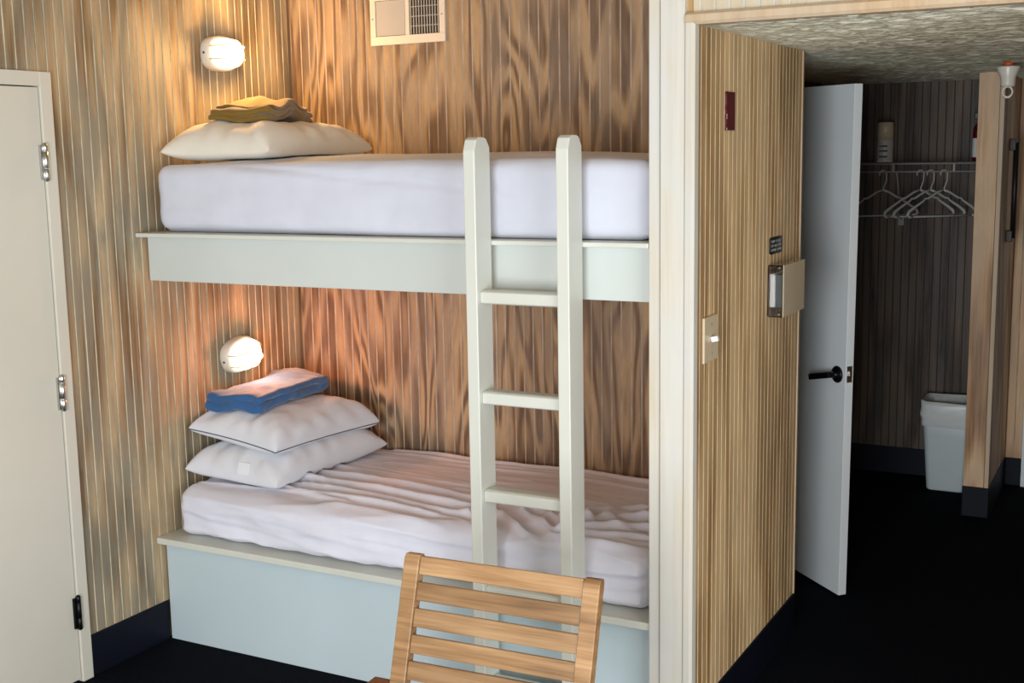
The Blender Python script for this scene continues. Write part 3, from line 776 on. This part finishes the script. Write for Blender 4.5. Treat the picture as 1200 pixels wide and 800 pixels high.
# ------------------------------------------------------------------ wire closet shelf, hangers and things on it
SZ = 1.718; SY = 3.25
sh = empty('wire_shelf', (1.602, SY, SZ)); tag(sh, 'white wire shelf with a hanging rail across the closet', 'shelf')
WX = PX0-1.602-.002
for nm, y, z in (('front_rail', 0, 0), ('hanging_rail', 0, -.041), ('rear_rail', .325, 0), ('middle_rail', .16, -.004)):
    tube(nm, [(.002, y, z), (WX, y, z)], .0042, 'wire', sh, 8)
wm = None
for k in range(34):
    if wm is None:
        o = tube('deck_wire', [(0, -.003, .005), (0, .326, .005)], .0018, 'wire', sh, 5); wm = o.data
    else:
        o = bpy.data.objects.new('deck_wire', wm); COL.objects.link(o); o.parent = sh
    o.location = (.01+k*.025, 0, 0)
for x in (.112, .412, .710):
    box('drop_link', (x-.0045, -.003, -.041), (x+.0045, .003, 0), 'wire', sh)
tube('brace', [(.428, .01, -.04), (.40, .322, -.30)], .005, 'wire', sh, 8)
box('brace_foot', (.385, .318, -.335), (.415, .328, -.285), 'wire', sh)

def hanger(x, rz, label):
    h = empty('coat_hanger', (x, SY, SZ-.041+.0045), (0, 0, rz)); tag(h, label, 'hanger', 'white plastic hangers on the closet rail')
    hk = [(.020*math.cos(t)*1.0, 0, -.016+.020*math.sin(t)) for t in [R(a) for a in range(200, -1, -20)]]
    hk += [(.019, 0, -.05), (.008, 0, -.078), (0, 0, -.098)]
    tube('hook', hk, .0036, 'hanger', h, 7)
    fr_ = empty('frame', (0, 0, 0)); fr_.parent = h
    for s in (-1, 1):
        pts = [(0, 0, -.096), (.035*s, 0, -.108), (.085*s, 0, -.137), (.105*s, 0, -.140), (.112*s, 0, -.150), (.122*s, 0, -.156), (.165*s, 0, -.182), (.196*s, 0, -.204), (.203*s, 0, -.220), (.190*s, 0, -.231), (.170*s, 0, -.228)]
        tube('shoulder', pts, [.006, .006, .006, .005, .005, .006, .0075, .009, .009, .008, .005], 'hanger', fr_, 7)
    tube('lower_bar', [(-.18, 0, -.229), (.18, 0, -.229)], .0042, 'hanger', fr_, 7)
hanger(1.964, R(40), 'white plastic coat hanger hanging alone nearest the white door')
hanger(2.150, R(43), 'white plastic coat hanger, leftmost of the three hanging close together')
hanger(2.200, R(41), 'white plastic coat hanger in the middle of the three hanging close together')
hanger(2.265, R(43), 'white plastic coat hanger nearest the pine partition')

cn = empty('paper_canister', (1.938, 3.41, SZ+.0075)); tag(cn, 'tall cylindrical canister with a printed lower half on the closet shelf', 'canister')
lathe('body', [(.040, 0), (.042, .003), (.042, .118)], 'pillow_cream', cn, 28)
lathe('print_band', [(.0424, .012), (.0428, .014), (.0428, .112), (.0424, .114)], 'vent_grey', cn, 28)
lathe('upper_sleeve', [(.042, .1185), (.0415, .205), (.036, .209)], 'beige', cn, 28)
for z in (.03, .06, .085): box('printed_mark', (-.022, -.0435, z-.006), (.020, -.0415, z+.004), 'thermo_grey', cn)
bt = empty('spray_bottle', (2.408, 3.42, SZ+.0075)); tag(bt, 'dark red bottle with a white label half hidden behind the partition', 'bottle')
lathe('body', [(.032, 0), (.035, .004), (.035, .155), (.030, .175), (.014, .195), (.013, .215)], 'red', bt, 24)
lathe('label', [(.0352, .02), (.0357, .021), (.0357, .115), (.0352, .116)], 'off_white', bt, 24)
box('trigger_head', (-.030, -.013, .212), (.022, .013, .246), 'black_plastic', bt, .004)

# ------------------------------------------------------------------ waste bin with a liner
def rrect(cx, cy, a, b, r, n=8):
    out = []
    for q, (sx, sy) in enumerate(((1, 1), (-1, 1), (-1, -1), (1, -1))):
        for k in range(n+1):
            t = math.pi/2*q+math.pi/2*k/n
            out.append((cx+sx*(a-r)+r*math.cos(t), cy+sy*(b-r)+r*math.sin(t)))
    return out
bn = empty('waste_bin', (2.318, 3.395, 0)); tag(bn, 'white plastic waste bin with a bag liner in the closet', 'bin')
def bring(z, g=0.0, wob=0, seed=0):
    f = z/.50; a = .094+.040*f+g; b = .098+.018*f+g
    pts = rrect(0, 0, a, b, .03)
    return [(x*(1+wob*noise.noise(Vector((x*30, y*30, z*20+seed)))), y*(1+wob*noise.noise(Vector((x*30, y*30, z*20+seed+5)))), z+wob*.35*noise.noise(Vector((x*22, y*22, seed)))) for x, y in pts]
loft('body', [bring(.003), bring(.012, .003), bring(.30), bring(.475), bring(.475, -.004), bring(.30, -.004), bring(.02, -.006)], 'bin', bn)
loft('liner', [bring(.350, .007, .06, 1), bring(.365, .010, .06, 2), bring(.39, .006, .08, 3), bring(.42, .009, .06, 4), bring(.45, .005, .06, 3), bring(.484, .004, .03, 5), bring(.484, -.004, .03, 5), bring(.45, -.007, .05, 6), bring(.33, -.012, .08, 7), bring(.2, -.02, .1, 8)], 'liner', bn, False)
